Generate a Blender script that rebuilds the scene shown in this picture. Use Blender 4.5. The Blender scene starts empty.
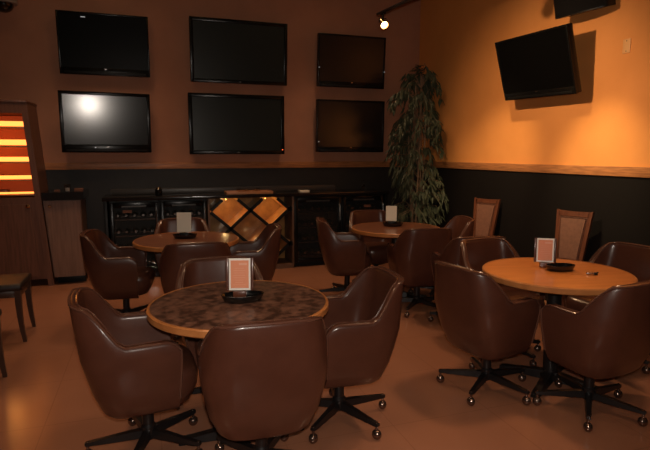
import bpy, bmesh, math, random
from mathutils import Vector, Matrix
C = bpy.context.scene.collection
PI = math.pi
R = math.radians
random.seed(11)

# ------------------------------------------------------------------ materials
def mat(name, col, rough=.5, metal=0, emit=None, es=0, noise=None, bump=None, coat=0, spec=.5, trans=0, ior=1.45, alpha=1):
    """noise=(scale, colour2, detail, stretch) mixes a second colour; bump=(scale, strength)"""
    m = bpy.data.materials.new(name); m.use_nodes = True
    nt = m.node_tree; b = nt.nodes['Principled BSDF']
    b.inputs['Base Color'].default_value = (*col, 1)
    b.inputs['Roughness'].default_value = rough
    b.inputs['Metallic'].default_value = metal
    b.inputs['Specular IOR Level'].default_value = spec
    b.inputs['Coat Weight'].default_value = coat
    b.inputs['Coat Roughness'].default_value = .15
    b.inputs['Transmission Weight'].default_value = trans
    b.inputs['IOR'].default_value = ior
    b.inputs['Alpha'].default_value = alpha
    if emit:
        b.inputs['Emission Color'].default_value = (*emit, 1); b.inputs['Emission Strength'].default_value = es
    tc = nt.nodes.new('ShaderNodeTexCoord')
    if noise:
        mp = nt.nodes.new('ShaderNodeMapping'); nt.links.new(tc.outputs['Object'], mp.inputs[0])
        mp.inputs['Scale'].default_value = noise[3] if len(noise) > 3 else (1, 1, 1)
        n = nt.nodes.new('ShaderNodeTexNoise'); n.inputs['Scale'].default_value = noise[0]; n.inputs['Detail'].default_value = noise[2]
        nt.links.new(mp.outputs[0], n.inputs['Vector'])
        rp = nt.nodes.new('ShaderNodeValToRGB')
        rp.color_ramp.elements[0].position = .38; rp.color_ramp.elements[1].position = .64
        rp.color_ramp.elements[0].color = (*col, 1); rp.color_ramp.elements[1].color = (*noise[1], 1)
        nt.links.new(n.outputs['Fac'], rp.inputs[0]); nt.links.new(rp.outputs[0], b.inputs['Base Color'])
    if bump:
        n2 = nt.nodes.new('ShaderNodeTexNoise'); n2.inputs['Scale'].default_value = bump[0]; n2.inputs['Detail'].default_value = 3
        nt.links.new(tc.outputs['Object'], n2.inputs['Vector'])
        bp = nt.nodes.new('ShaderNodeBump'); bp.inputs['Strength'].default_value = bump[1]; bp.inputs['Distance'].default_value = .004
        nt.links.new(n2.outputs['Fac'], bp.inputs['Height']); nt.links.new(bp.outputs[0], b.inputs['Normal'])
    return m

M = {}
M['paint_back'] = mat('brown_paint', (.41, .185, .11), .75, noise=(3, (.45, .205, .122), 3), bump=(60, .15))
M['paint_orange'] = mat('orange_paint', (.76, .295, .078), .75, noise=(3, (.80, .315, .086), 3), bump=(60, .25))
M['paint_dark'] = mat('brown_dark_paint', (.20, .10, .06), .8)
M['black_panel'] = mat('black_wainscot', (.012, .010, .010), .55, noise=(4, (.017, .014, .013), 3), bump=(40, .15))
M['ceil'] = mat('ceiling_black', (.04, .025, .02), .9)
M['oak'] = mat('oak_trim', (.50, .20, .075), .42, noise=(6, (.32, .125, .05), 6, (1, 1, 14)), bump=(60, .1))
M['walnut'] = mat('cabinet_laminate', (.24, .13, .09), .5, noise=(5, (.18, .095, .065), 5, (9, 9, .6)))
M['tower_wood'] = mat('tower_wood', (.17, .072, .045), .38, noise=(5, (.12, .05, .03), 5, (9, 9, .6)))
M['chair_wood'] = mat('cherry_wood', (.12, .038, .019), .35, noise=(6, (.085, .025, .013), 5, (9, 9, .7)), coat=.3)
M['dark_wood'] = mat('dark_stained_wood', (.05, .022, .014), .35, coat=.3)
M['vinyl'] = mat('brown_vinyl', (.074, .025, .015), .34, noise=(9, (.087, .030, .018), 4), bump=(220, .12), coat=.25)
M['vinyl_seam'] = mat('brown_vinyl_piping', (.10, .042, .028), .24, coat=.6)
M['dark_vinyl'] = mat('black_vinyl', (.022, .011, .008), .5)
M['tan_fabric'] = mat('tan_upholstery', (.165, .066, .040), .7, noise=(40, (.13, .052, .032), 4), bump=(300, .3))
M['black_metal'] = mat('black_metal', (.014, .011, .011), .38, metal=.2, coat=.2)
M['caster'] = mat('antique_caster', (.22, .15, .12), .22, metal=.9)
M['laminate'] = mat('mottled_laminate', (.045, .020, .014), .36, noise=(26, (.19, .095, .065), 9, (1, 1, 1)), coat=.15)
M['top_wood'] = mat('maple_tabletop', (.54, .19, .05), .30, noise=(3, (.46, .15, .035), 5, (1, 8, 1)), coat=.3)
M['top_brown'] = mat('brown_tabletop', (.17, .065, .035), .3, noise=(14, (.22, .09, .05), 7), coat=.2)
M['edge_oak'] = mat('oak_edge', (.50, .20, .065), .3, noise=(10, (.40, .15, .045), 5), coat=.3)
M['tv_plastic'] = mat('glossy_black_plastic', (.005, .005, .005), .25, spec=.35)
M['tv_screen'] = mat('plasma_glass', (.019, .024, .023), .3, spec=.35)
M['tv_screen_matte'] = mat('lcd_screen', (.014, .016, .017), .165, spec=1.0)
M['tv_screen_warm'] = mat('lcd_screen_warm_reflection', (.014, .010, .009), .26, spec=1.0)  # faint warm tint in the colour stands in for the brown room reflection
M['tv_screen_black'] = mat('black_lcd', (.003, .003, .003), .35, spec=.12)
M['silver'] = mat('silver', (.6, .6, .6), .25, metal=1)
M['led_red'] = mat('red_led', (.8, .1, .05), .4, emit=(1, .15, .03), es=1.5)
M['led_or_highlight'] = mat('pale_led_or_highlight', (.8, .8, .8), .4, emit=(.9, .9, 1), es=.25)
M['black'] = mat('black_satin', (.007, .007, .007), .45, spec=.3)
M['counter'] = mat('black_counter', (.012, .010, .010), .16, coat=.4)
M['charcoal'] = mat('charcoal_ledge', (.045, .042, .042), .35)
M['dish'] = mat('black_glaze', (.006, .006, .006), .1, coat=.6)
M['white_card'] = mat('white_card', (.90, .86, .80), .5)
M['cream_card'] = mat('cream_card', (.86, .76, .60), .5)
M['salmon'] = mat('salmon_print', (.80, .30, .16), .5)
M['salmon_dim'] = mat('faint_print', (.85, .42, .28), .5)
M['copper'] = mat('copper_lacquered_wood', (.52, .26, .08), .32, noise=(9, (.36, .17, .05), 6), coat=.4)
M['bin_wood'] = mat('bin_brown', (.16, .085, .05), .5, noise=(8, (.12, .06, .035), 5))
M['bottle'] = mat('dark_bottle_glass', (.012, .018, .012), .08, coat=.6)
M['foil'] = mat('bottle_foil', (.45, .40, .36), .22, metal=1)
M['glass'] = mat('door_glass', (.05, .05, .05), .05, spec=.6, alpha=.15)
M['clear'] = mat('clear_glass', (.9, .9, .9), .04, trans=1, ior=1.4)
M['amber'] = mat('amber_light', (.9, .4, .05), .5, emit=(1, .28, .05), es=2.6)
M['amber_back'] = mat('amber_backlit_panel', (.5, .1, .03), .6, emit=(1, .10, .010), es=.12)
M['amber_shelf'] = mat('amber_shelf', (.6, .25, .08), .3)
M['lamp'] = mat('lamp_face', (1, .8, .5), .5, emit=(1, .62, .28), es=22)
M['brass'] = mat('brass', (.5, .28, .12), .25, metal=1)
M['leaf'] = mat('leaf_green', (.042, .052, .028), .55, noise=(5, (.068, .075, .04), 3))
M['cane'] = mat('cane_bark', (.30, .19, .11), .65, noise=(12, (.20, .12, .07), 4))
M['pot'] = mat('woven_pot', (.14, .075, .04), .7, noise=(40, (.07, .035, .02), 4))
M['soil'] = mat('dry_moss', (.05, .035, .02), .9)
M['dome'] = mat('grey_plastic', (.34, .27, .24), .45)
M['plate'] = mat('cream_plastic', (.80, .42, .17), .5)
M['tray_wood'] = mat('tray_wood', (.45, .2, .09), .4)

# floor: polished stained concrete with broad cloudy tone and faint saw-cut joints
def floor_mat():
    m = bpy.data.materials.new('stained_concrete'); m.use_nodes = True
    nt = m.node_tree; b = nt.nodes['Principled BSDF']; L = nt.links.new
    tc = nt.nodes.new('ShaderNodeTexCoord')
    n = nt.nodes.new('ShaderNodeTexNoise'); n.inputs['Scale'].default_value = 1.1; n.inputs['Detail'].default_value = 7
    L(tc.outputs['Object'], n.inputs['Vector'])
    r = nt.nodes.new('ShaderNodeValToRGB'); e = r.color_ramp.elements
    e[0].position = .35; e[0].color = (.33, .14, .078, 1); e[1].position = .68; e[1].color = (.375, .168, .098, 1)
    L(n.outputs['Fac'], r.inputs[0])
    br = nt.nodes.new('ShaderNodeTexBrick'); br.offset = 0; br.inputs['Scale'].default_value = 1
    br.inputs['Brick Width'].default_value = .62; br.inputs['Row Height'].default_value = .62; br.inputs['Mortar Size'].default_value = .004
    br.inputs['Mortar Smooth'].default_value = .6
    br.inputs['Color1'].default_value = br.inputs['Color2'].default_value = (1, 1, 1, 1); br.inputs['Mortar'].default_value = (.84, .82, .8, 1)
    L(tc.outputs['Object'], br.inputs['Vector'])
    mx = nt.nodes.new('ShaderNodeMix'); mx.data_type = 'RGBA'; mx.blend_type = 'MULTIPLY'; mx.inputs[0].default_value = 1
    L(r.outputs[0], mx.inputs[6]); L(br.outputs[0], mx.inputs[7]); L(mx.outputs[2], b.inputs['Base Color'])
    n2 = nt.nodes.new('ShaderNodeTexNoise'); n2.inputs['Scale'].default_value = 5; n2.inputs['Detail'].default_value = 5
    L(tc.outputs['Object'], n2.inputs['Vector'])
    mr = nt.nodes.new('ShaderNodeMapRange'); mr.inputs[3].default_value = .15; mr.inputs[4].default_value = .26
    L(n2.outputs['Fac'], mr.inputs[0]); L(mr.outputs[0], b.inputs['Roughness'])
    b.inputs['Specular IOR Level'].default_value = .5
    return m
M['floor'] = floor_mat()

# ------------------------------------------------------------------ mesh helpers
def add_box(bm, c, s, bev=0, seg=2, rot=None, taper=None):
    """box centred at c with full sizes s; taper=(sx,sy) scales the top face"""
    vs = bmesh.ops.create_cube(bm, size=1)['verts']
    for v in vs:
        x, y, z = v.co.x*s[0], v.co.y*s[1], v.co.z*s[2]
        if taper and v.co.z > 0: x *= taper[0]; y *= taper[1]
        v.co = Vector((x, y, z))
    if bev:
        es = list({e for v in vs for e in v.link_edges})
        r = bmesh.ops.bevel(bm, geom=es, offset=bev, segments=seg, profile=.5, affect='EDGES', clamp_overlap=True)
        vs = list({v for f in r['faces'] for v in f.verts} | {v for v in vs if v.is_valid})
    mt = Matrix.Translation(c) @ (rot.to_4x4() if rot else Matrix())
    for v in vs: v.co = mt @ v.co
    return vs

def add_lathe(bm, prof, c=(0, 0, 0), seg=32, sx=1, sy=1, mtx=None):
    """prof: list of (r,z) bottom->top, poles closed with fans"""
    rings = []
    T = mtx or Matrix()
    c = Vector(c)
    for r, z in prof:
        if r < 1e-6: rings.append([bm.verts.new(T @ Vector((0, 0, z)) + c)])
        else: rings.append([bm.verts.new(T @ Vector((r*math.cos(2*PI*i/seg)*sx, r*math.sin(2*PI*i/seg)*sy, z)) + c) for i in range(seg)])
    for a, b in zip(rings, rings[1:]):
        for i in range(seg):
            j = (i+1) % seg
            if len(a) == 1 and len(b) == 1: continue
            if len(a) == 1: bm.faces.new((a[0], b[j], b[i]))
            elif len(b) == 1: bm.faces.new((a[i], a[j], b[0]))
            else: bm.faces.new((a[i], a[j], b[j], b[i]))

def add_tube(bm, pts, rad, seg=8, closed=False):
    pts = [Vector(p) for p in pts]; n = len(pts)
    rs = rad if isinstance(rad, (list, tuple)) else [rad]*n
    rings = []; up = None
    for i, p in enumerate(pts):
        t = (pts[(i+1) % n]-pts[i-1]) if closed else (pts[min(i+1, n-1)]-pts[max(i-1, 0)])
        t.normalize()
        if up is None:
            up = Vector((0, 0, 1)) if abs(t.z) < .9 else Vector((1, 0, 0))
        s = t.cross(up).normalized(); up = s.cross(t).normalized()
        rings.append([bm.verts.new(p+(s*math.cos(2*PI*k/seg)+up*math.sin(2*PI*k/seg))*rs[i]) for k in range(seg)])
    rng = range(n) if closed else range(n-1)
    for i in rng:
        a, b = rings[i], rings[(i+1) % n]
        for k in range(seg):
            bm.faces.new((a[k], a[(k+1) % seg], b[(k+1) % seg], b[k]))
    if not closed:
        bm.faces.new(list(reversed(rings[0]))); bm.faces.new(rings[-1])

def add_prism(bm, poly, y0, y1, axis='y'):
    """extrude polygon (list of (u,v)) between y0,y1 ; axis y: (u,y,v); axis x: (y,u,v); axis z: (u,v,y)"""
    f = {'y': lambda u, v, w: (u, w, v), 'x': lambda u, v, w: (w, u, v), 'z': lambda u, v, w: (u, v, w)}[axis]
    a = [bm.verts.new(f(u, v, y0)) for u, v in poly]; b = [bm.verts.new(f(u, v, y1)) for u, v in poly]
    bm.faces.new(a); bm.faces.new(list(reversed(b)))
    n = len(poly)
    for i in range(n): bm.faces.new((a[i], b[i], b[(i+1) % n], a[(i+1) % n]))

def obj(name, bm, m, parent=None, smooth=True, angle=38, loc=None):
    bmesh.ops.recalc_face_normals(bm, faces=bm.faces)
    me = bpy.data.meshes.new(name); bm.to_mesh(me); bm.free()
    me.materials.append(M[m] if isinstance(m, str) else m)
    if smooth:
        for p in me.polygons: p.use_smooth = True
        me.set_sharp_from_angle(angle=R(angle))
    o = bpy.data.objects.new(name, me); C.objects.link(o)
    if parent: o.parent = parent
    if loc: o.location = loc
    return o
def nb(): return bmesh.new()
def box(name, c, s, m, parent=None, bev=.004, rot=None, taper=None, seg=2):
    bm = nb(); add_box(bm, c, s, bev, seg, rot, taper); return obj(name, bm, m, parent)
def tag(o, label, cat, group=None):
    o['label'] = label; o['category'] = cat
    if group: o['group'] = group
    return o
def thing(name, label, cat, loc=(0, 0, 0), rz=0, group=None):
    o = bpy.data.objects.new(name, None); C.objects.link(o); o.empty_display_size = .1
    o.location = loc; o.rotation_euler = (0, 0, rz)
    return tag(o, label, cat, group)
def struct(name, c, s, m, bev=0, parent=None):
    o = box(name, c, s, m, parent, bev)
    if not parent: o['kind'] = 'structure'
    return o
def kids(o): return [x for x in bpy.data.objects if x.parent == o]
def dup(root, loc, rz, label=None, group=None, parent=None):
    r = root.copy(); C.objects.link(r); r.location = loc; r.rotation_euler = (0, 0, rz)
    if label: r['label'] = label
    if group: r['group'] = group
    def rec(src, dst):
        for ch in kids(src):
            c = ch.copy(); C.objects.link(c); c.parent = dst; rec(ch, c)
    rec(root, r)
    return r

# ------------------------------------------------------------------ room shell
XR, YB, XL, YF, ZC = 3.89, 7.15, -4.2, -2.6, 3.9
struct('floor', ((XR+XL)/2, (YB+YF)/2, -.05), (XR-XL+.4, YB-YF+.4, .1), 'floor')
struct('ceiling', ((XR+XL)/2, (YB+YF)/2, ZC+.05), (XR-XL+.4, YB-YF+.4, .1), 'ceil')
RZ0, RZ1 = 1.32, 1.405
def wall(name, c, s, m):  # painted wall
    return struct(name, c, s, m)
wall('wall_back', ((XR+XL)/2, YB+.05, ZC/2), (XR-XL, .1, ZC), 'paint_back')
wall('wall_right', (XR+.05, (YB+YF)/2, ZC/2), (.1, YB-YF, ZC), 'paint_orange')
wall('wall_left', (XL-.05, (YB+YF)/2, ZC/2), (.1, YB-YF, ZC), 'paint_dark')
wall('wall_front', ((XR+XL)/2, YF-.05, ZC/2), (XR-XL, .1, ZC), 'paint_dark')
struct('trim_1', ((XR+XL)/2, YB-.006, RZ0/2), (XR-XL, .012, RZ0), 'black_panel')      # black wainscot, back
struct('trim_2', (XR-.006, (YB+YF)/2, RZ0/2), (.012, YB-YF-.024, RZ0), mat('black_wainscot_side', (.008, .006, .006), .7, spec=.2, bump=(40, .15)))  # black wainscot, right; darker copy of the back one, weaker glare put into colour
struct('trim_3', ((XR+XL)/2, YB-.014, (RZ0+RZ1)/2), (XR-XL, .028, RZ1-RZ0), 'oak', .004)  # wooden chair rail, back
struct('trim_4', (XR-.014, (YB+YF)/2-.03, (RZ0+RZ1)/2), (.028, YB-YF, RZ1-RZ0), 'oak', .004)  # wooden chair rail, right
struct('baseboard_back', ((XR+XL)/2, YB-.02, .05), (XR-XL, .016, .1), 'black', .003)
struct('baseboard_right', (XR-.02, (YB+YF)/2-.03, .05), (.016, YB-YF, .1), 'black', .003)

# ------------------------------------------------------------------ club chair
def sstep(a, b, x):
    t = max(0, min(1, (x-a)/(b-a))); return t*t*(3-2*t)
def chair_outline():
    """half plan of the shell's outer face, front arm tip -> centre of back (local +Y is front)"""
    pts = []
    N = 26
    P0, P1 = (.264, .150), (.284, -.02)
    # straight-ish arm
    for i in range(9):
        t = i/9; pts.append((P0[0]+(P1[0]-P0[0])*math.sin(t*PI/2)*.9, P0[1]+(-.125-P0[1])*t))
    # corner
    cx, cy, rx, ry = .125, -.125, .157, .15
    for i in range(11):
        a = i/10*PI/2; pts.append((cx+rx*math.cos(a)**.9 if i < 10 else cx, cy-ry*math.sin(a)**.9 if i else cy))
    for i in range(1, 5):
        pts.append((cx*(1-i/4), cy-ry-.006*math.sin(i/4*PI/2)))
    return pts
def make_chair():
    t = thing('club_chair', 'x', 'chair')
    half = chair_outline()
    full = half + [(-x, y) for x, y in reversed(half[:-1])]
    n = len(full)
    nh = len(half)
    # inward normals
    nor = []
    for i in range(n):
        a = Vector(full[max(i-1, 0)]); b = Vector(full[min(i+1, n-1)]); d = (b-a).normalized()
        nor.append(Vector((-d.y, d.x)) if Vector((-d.y, d.x)).dot(Vector((0, 0))-Vector(full[i])) > 0 else Vector((d.y, -d.x)))
    bm = nb(); cols = []; rim = []; rim_in = []
    for i, (x, y) in enumerate(full):
        k = min(i, n-1-i)          # index from arm tip
        back = sstep(-.03, -.215, y) if True else 0
        back = 1-sstep(-.222, -.095, y)
        ztop = .655+.175*back + .018*(1-(min(abs(x), .27)/.27)**4)*back
        ztop -= .018*sstep(.21, .0, y)*0
        tip = sstep(.085, .155, y); ztop -= .045*tip**2
        th = .052-.012*back
        nx = nor[i]
        def P(off, z):
            s = .82+.18*sstep(.26, .60, z) if z < .60 else 1
            if z < .36: s -= (.36-z)**1.5*6
            px = (x+nx.x*off)*s; py = (y+nx.y*off)
            py = py*(s if py < 0 else (.93+.07*sstep(.34, .6, z)))
            lean = max(0, z-.45)
            py -= lean*.12*back; px *= 1-.13*back*sstep(.55, .84, z)
            return Vector((px, py, z))
        zb = .272
        prof = [(0.03, zb), (.008, zb+.012), (0, zb+.035)]
        for q in (.18, .36, .54, .72, .88): prof.append((0, zb+.035+(ztop-.02-zb-.035)*q))
        prof += [(0, ztop-.02), (.004, ztop-.007), (.014, ztop), (th-.014, ztop), (th-.003, ztop-.008), (th, ztop-.024)]
        for q in (.75, .5, .25): prof.append((th+.004, .43+(ztop-.03-.43)*q))
        prof.append((th, .42)); prof.append((th, zb+.01))
        cols.append([bm.verts.new(P(o_, z_)) for o_, z_ in prof])
        rim.append(P(.004, ztop-.004)); rim_in.append(P(th-.004, ztop-.004))
    m = len(cols[0])
    for a, b in zip(cols, cols[1:]):
        for j in range(m):
            bm.faces.new((a[j], a[(j+1) % m], b[(j+1) % m], b[j]))
    bm.faces.new(cols[0]); bm.faces.new(list(reversed(cols[-1])))
    shell = obj('backrest', bm, 'vinyl', t, angle=60)
    bm = nb()
    # front edges of the arms, welt down the arm tips
    def down(col): return [v for v in col]
    me = shell.data
    tip0 = [me.vertices[j].co.copy() for j in range(3, 9)]
    tip1 = [me.vertices[(n-1)*m+j].co.copy() for j in range(3, 9)]
    add_tube(bm, tip0+rim+list(reversed(tip1)), .0062, 6)
    add_tube(bm, rim_in, .0045, 6)
    obj('piping', bm, 'vinyl_seam', shell)
    # seat cushion: rounded, waterfall front
    bm = nb()
    def ring(s, z, yf):
        out = []
        for i in range(28):
            a = 2*PI*i/28; cx, sy = math.cos(a), math.sin(a)
            x = abs(cx)**.45*(1 if cx > 0 else -1)*.212*s; y = abs(sy)**.5*(1 if sy > 0 else -1)
            y = y*(yf if y > 0 else .205*s)
            out.append(bm.verts.new((x, y, z)))
        return out
    lv = [(.78, .290, .165), (.89, .305, .205), (.96, .37, .240), (1.0, .43, .247), (.98, .464, .238), (.90, .482, .215), (.6, .490, .14), (.2, .492, .05)]
    rs = [ring(*l) for l in lv]
    for a, b in zip(rs, rs[1:]):
        for i in range(28): bm.faces.new((a[i], a[(i+1) % 28], b[(i+1) % 28], b[i]))
    bm.faces.new(list(reversed(rs[0]))); bm.faces.new(rs[-1])
    obj('seat', bm, 'vinyl', t, angle=50)
    bm = nb(); add_lathe(bm, [(0, .262), (.10, .262), (.12, .270), (.16, .289), (0, .289)], seg=24); obj('seat_plate', bm, 'black_metal', t)
    bm = nb()
    add_lathe(bm, [(0, .07), (.035, .07), (.038, .10), (.038, .135), (.029, .145), (.029, .235), (.034, .238), (.034, .263), (0, .263)], seg=20)
    obj('swivel_column', bm, 'black_metal', t)
    for k in range(5):
        a = 2*PI*k/5+PI/2
        d = Vector((math.cos(a), math.sin(a), 0)); s = Vector((-math.sin(a), math.cos(a), 0))
        bm = nb()
        secs = [(.02, .098, .022, .020), (.10, .094, .019, .019), (.20, .088, .016, .014), (.29, .084, .014, .009), (.302, .084, .011, .007)]
        rr = []
        for r, z, w, h in secs:
            c = d*r+Vector((0, 0, z))
            rr.append([bm.verts.new(c+s*w-Vector((0, 0, h))), bm.verts.new(c+s*w*.8+Vector((0, 0, h))), bm.verts.new(c-s*w*.8+Vector((0, 0, h))), bm.verts.new(c-s*w-Vector((0, 0, h)))])
        for p_, q_ in zip(rr, rr[1:]):
            for i in range(4): bm.faces.new((p_[i], p_[(i+1) % 4], q_[(i+1) % 4], q_[i]))
        bm.faces.new(rr[0]); bm.faces.new(list(reversed(rr[-1])))
        leg = obj('leg', bm, 'black_metal', t, angle=30)
        bm = nb()
        c = d*.290
        add_lathe(bm, [(0, .05), (.008, .05), (.008, .095), (0, .097)], (c.x, c.y, 0), 10)
        # ball wheel in two halves with hood
        mt = Matrix.Rotation(a+random.uniform(-1, 1), 3, 'Z').to_4x4() @ Matrix.Rotation(PI/2, 4, 'X')
        pr = [(0, -.024)]+[(.0275*math.cos(u), .024*math.sin(u)) for u in [x_*PI/16 for x_ in range(-7, 8)]]+[(0, .024)]
        add_lathe(bm, pr, (c.x, c.y, .0277), 18, mtx=mt)
        obj('caster', bm, 'caster', leg, angle=50)
    return t

CG = None
CH = [
 (-0.060, 2.670, 4, 'brown vinyl club chair at the left of the nearest mottled-top table, facing right'),
 (0.450, 2.285, 88, 'brown vinyl club chair seen from behind in the centre foreground, back to the camera'),
 (0.975, 2.645, 178, 'brown vinyl club chair pushed in at the right side of the nearest mottled-top table'),
 (0.400, 3.070, -88, 'brown vinyl club chair on the far side of the nearest table, behind its menu card'),
 (-0.245, 4.850, -8, 'brown vinyl club chair left of the left back table, before the glass-door coolers'),
 (0.330, 4.290, 88, 'brown vinyl club chair seen from behind at the near side of the left back table'),
 (0.830, 4.790, 174, 'brown vinyl club chair right of the left back table, before the diamond wine rack'),
 (0.290, 5.310, -92, 'brown vinyl club chair on the far side of the left back table, against the coolers'),
 (1.940, 5.030, -14, 'brown vinyl club chair left of the table in front of the tall plant'),
 (2.430, 4.405, 82, 'brown vinyl club chair seen from behind at the near side of the plant table'),
 (2.900, 4.790, 168, 'brown vinyl club chair right of the plant table, beside a tan dining chair'),
 (2.440, 5.400, -92, 'brown vinyl club chair on the far side of the table below the plant'),
 (2.020, 2.715, 9, 'brown vinyl club chair left of the orange wooden-top table, facing right towards it'),
 (2.430, 2.285, 97, 'brown vinyl club chair at the near right of the orange-top table, back to camera'),
 (2.500, 3.175, -84, 'brown vinyl club chair at the far left side of the orange wooden-top table'),
 (2.600, 3.850, 80, 'brown vinyl club chair between the orange-top table and the plant table, mostly hidden'),
 (3.110, 2.820, 186, 'brown vinyl club chair at the right picture edge, behind the orange wooden-top table'),
]
TABLES = [((.42, 2.644), 40), ((.298, 4.806), 20), ((2.423, 4.871), 20), ((2.502, 2.682), -12)]
def pick_bases():
    """swivel bases stand at their own angles, feet clear of table feet and of each other"""
    res = []; segs = []
    def pts(x, y, a):
        out = []
        for k in range(5):
            t = a+2*PI*k/5
            for r_ in (.06, .11, .16, .21, .26, .305): out.append((x+r_*math.cos(t), y+r_*math.sin(t), r_ > .25))
        return out
    tf = []
    for (tx, ty), tr in TABLES:
        for k in range(4):
            t = R(tr)+k*PI/2+PI/4
            for r_ in (0, .04, .08, .12, .16, .20, .24, .28, .32): tf.append((tx+r_*math.cos(t), ty+r_*math.sin(t), r_))
    for x, y, a, _ in CH:
        best = None
        for st in range(36):
            ph = R(st*2); P = pts(x, y, R(a)+ph); c = 9
            for px, py, end in P:
                for qx, qy, r_ in tf:
                    d = math.hypot(px-qx, py-qy)
                    if r_ < .13: c = min(c, d-.068-(.03 if end else .02)*.6)
                    elif end: c = min(c, d-.068)
                for qx, qy, e2 in segs:
                    c = min(c, math.hypot(px-qx, py-qy)-.05)
            if best is None or c > best[0]: best = (c, ph, P)
        res.append(best[1]); segs += best[2]
    return res
BASES = pick_bases()
c0 = make_chair()
c0.location = (CH[0][0], CH[0][1], 0); 
groups = ['chairs around the nearest table']*4+['chairs around the left back table']*4+['chairs around the table by the plant']*4+['chairs around the orange wooden-top table']*5
c0['label'] = CH[0][3]; c0['group'] = groups[0]
for (x, y, a, lab), g in list(zip(CH, groups))[1:]:
    dup(c0, (x, y, 0), R(a-90), lab, g)
c0.rotation_euler = (0, 0, R(CH[0][2]-90))
chairs = [c0]+sorted([o_ for o_ in bpy.data.objects if o_.name.startswith('club_chair.')], key=lambda o_: o_.name)
for ch_, ph in zip(chairs, BASES):
    for k_ in kids(ch_):
        if k_.name.startswith('leg'): k_.rotation_euler = (0, 0, ph)

# ------------------------------------------------------------------ round tables
def make_table(x, y, rz, topm, label):
    t = thing('round_table', label, 'table', (x, y, 0), rz, 'round bar tables')
    r = .458
    bm = nb(); add_lathe(bm, [(0, .718), (r-.006, .718), (r-.006, .7485), (r-.03, .75), (0, .75)], seg=72); obj('tabletop', bm, topm, t)
    bm = nb(); add_lathe(bm, [(r-.007, .712), (r, .712), (r+.006, .718), (r+.006, .746), (r, .7515), (r-.009, .7515), (r-.009, .7495)], seg=72); obj('edge_band', bm, 'edge_oak', t)
    bm = nb(); add_box(bm, (0, 0, .708), (.5, .06, .018), .003); add_box(bm, (0, 0, .708), (.06, .5, .018), .003); obj('top_bracket', bm, 'black_metal', t)
    bm = nb(); add_lathe(bm, [(0, .02), (.062, .02), (.062, .05), (.046, .058), (.046, .69), (.07, .70), (0, .70)], seg=24); obj('column', bm, 'black_metal', t)
    for k in range(4):
        bm = nb(); a = k*PI/2+PI/4
        d = Vector((math.cos(a), math.sin(a), 0)); s = Vector((-math.sin(a), math.cos(a), 0)); rr = []
        for rad, zt, zb_, w in ((.02, .075, .012, .036), (.12, .058, .010, .034), (.26, .036, .006, .030), (.325, .030, .0, .027), (.335, .022, .0, .022)):
            c = d*rad
            rr.append([bm.verts.new(c+s*w+Vector((0, 0, zb_))), bm.verts.new(c+s*w*.75+Vector((0, 0, zt))), bm.verts.new(c-s*w*.75+Vector((0, 0, zt))), bm.verts.new(c-s*w+Vector((0, 0, zb_)))])
        for p_, q_ in zip(rr, rr[1:]):
            for i in range(4): bm.faces.new((p_[i], p_[(i+1) % 4], q_[(i+1) % 4], q_[i]))
        bm.faces.new(rr[0]); bm.faces.new(list(reversed(rr[-1])))
        obj('foot', bm, 'black_metal', t, angle=30)
    return t
T1, T2, T3, T4 = (.42, 2.644), (.298, 4.806), (2.423, 4.871), (2.502, 2.682)
make_table(*T1, R(40), 'laminate', 'nearest round table with a mottled brown laminate top and light oak edge')
make_table(*T2, R(20), 'top_brown', 'brown round table at the left back in front of the coolers and diamond rack')
make_table(*T3, R(20), 'top_brown', 'brown round table in front of the tall plant')
make_table(*T4, R(-12), 'top_wood', 'round table with a bright orange-brown wooden top near the orange wall')

# ------------------------------------------------------------------ menu holders and dishes
def oval_dish(x, y, rz, s, label):
    t = thing('table_dish', label, 'dish', (x, y, .752), rz, 'black oval dishes under the menu cards')
    bm = nb()
    add_lathe(bm, [(0, 0), (.088*s, 0), (.096*s, .004), (.108*s, .030), (.109*s, .036), (.104*s, .036), (.094*s, .016), (.02*s, .012), (0, .012)], seg=48, sx=1, sy=.62)
    obj('bowl', bm, 'dish', t, angle=50)
    return t
def menu(x, y, rz, card, inner, label, w=.112, h=.165, frame=True, z=.7685):
    t = thing('menu_holder', label, 'menu', (x, y, z), rz, 'table menu cards')
    tilt = Matrix.Rotation(R(-6), 3, 'X')
    def T(c): return tilt @ Vector(c)
    box('foot', (0, 0, .016), (w*.6, .040, .032), 'chair_wood' if frame else 'black', t, .003)
    if frame:
        bm = nb()
        for sx in (-1, 1): add_box(bm, T((sx*(w/2+.010), 0, .033+h/2)), (.012, .016, h), .002, rot=tilt)
        add_box(bm, T((0, .004, .033+h/2)), (w+.012, .004, h-.004), 0, rot=tilt)
        obj('frame', bm, 'chair_wood', t)
    else:
        bm = nb(); add_box(bm, T((0, .003, .033+h/2)), (w+.006, .003, h), 0, rot=tilt); obj('frame', bm, 'clear', t)
    bm = nb(); add_box(bm, T((0, -.001, .033+h/2)), (w, .0025, h-.004), 0, rot=tilt); c = obj('card', bm, card, t)
    if inner:
        bm = nb(); add_box(bm, T((0, -.003, .033+h/2)), (w-.018, .001, h-.026), 0, rot=tilt); p = obj('menu_print', bm, inner, c)
        bm = nb(); rnd = random.Random(3)
        add_box(bm, T((.018, -.0042, h+.001)), (.042, .0008, .011), 0, rot=tilt)
        for k in range(9):
            ww = rnd.uniform(.04, .075)
            add_box(bm, T((-.002, -.0042, h-.021-k*.0125)), (ww, .0008, .0016), 0, rot=tilt)
        obj('menu_text', bm, 'salmon_dim', c)
    return t
FR = R(-18.6)  # cards roughly face the near seats
oval_dish(.437, 2.650, R(-2), 1.02, 'black oval dish under the framed salmon menu on the nearest table')
menu(.425, 2.668, R(-16), 'white_card', 'salmon', 'salmon menu card with white border in a brown frame on the nearest table', .112, .172)
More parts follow.
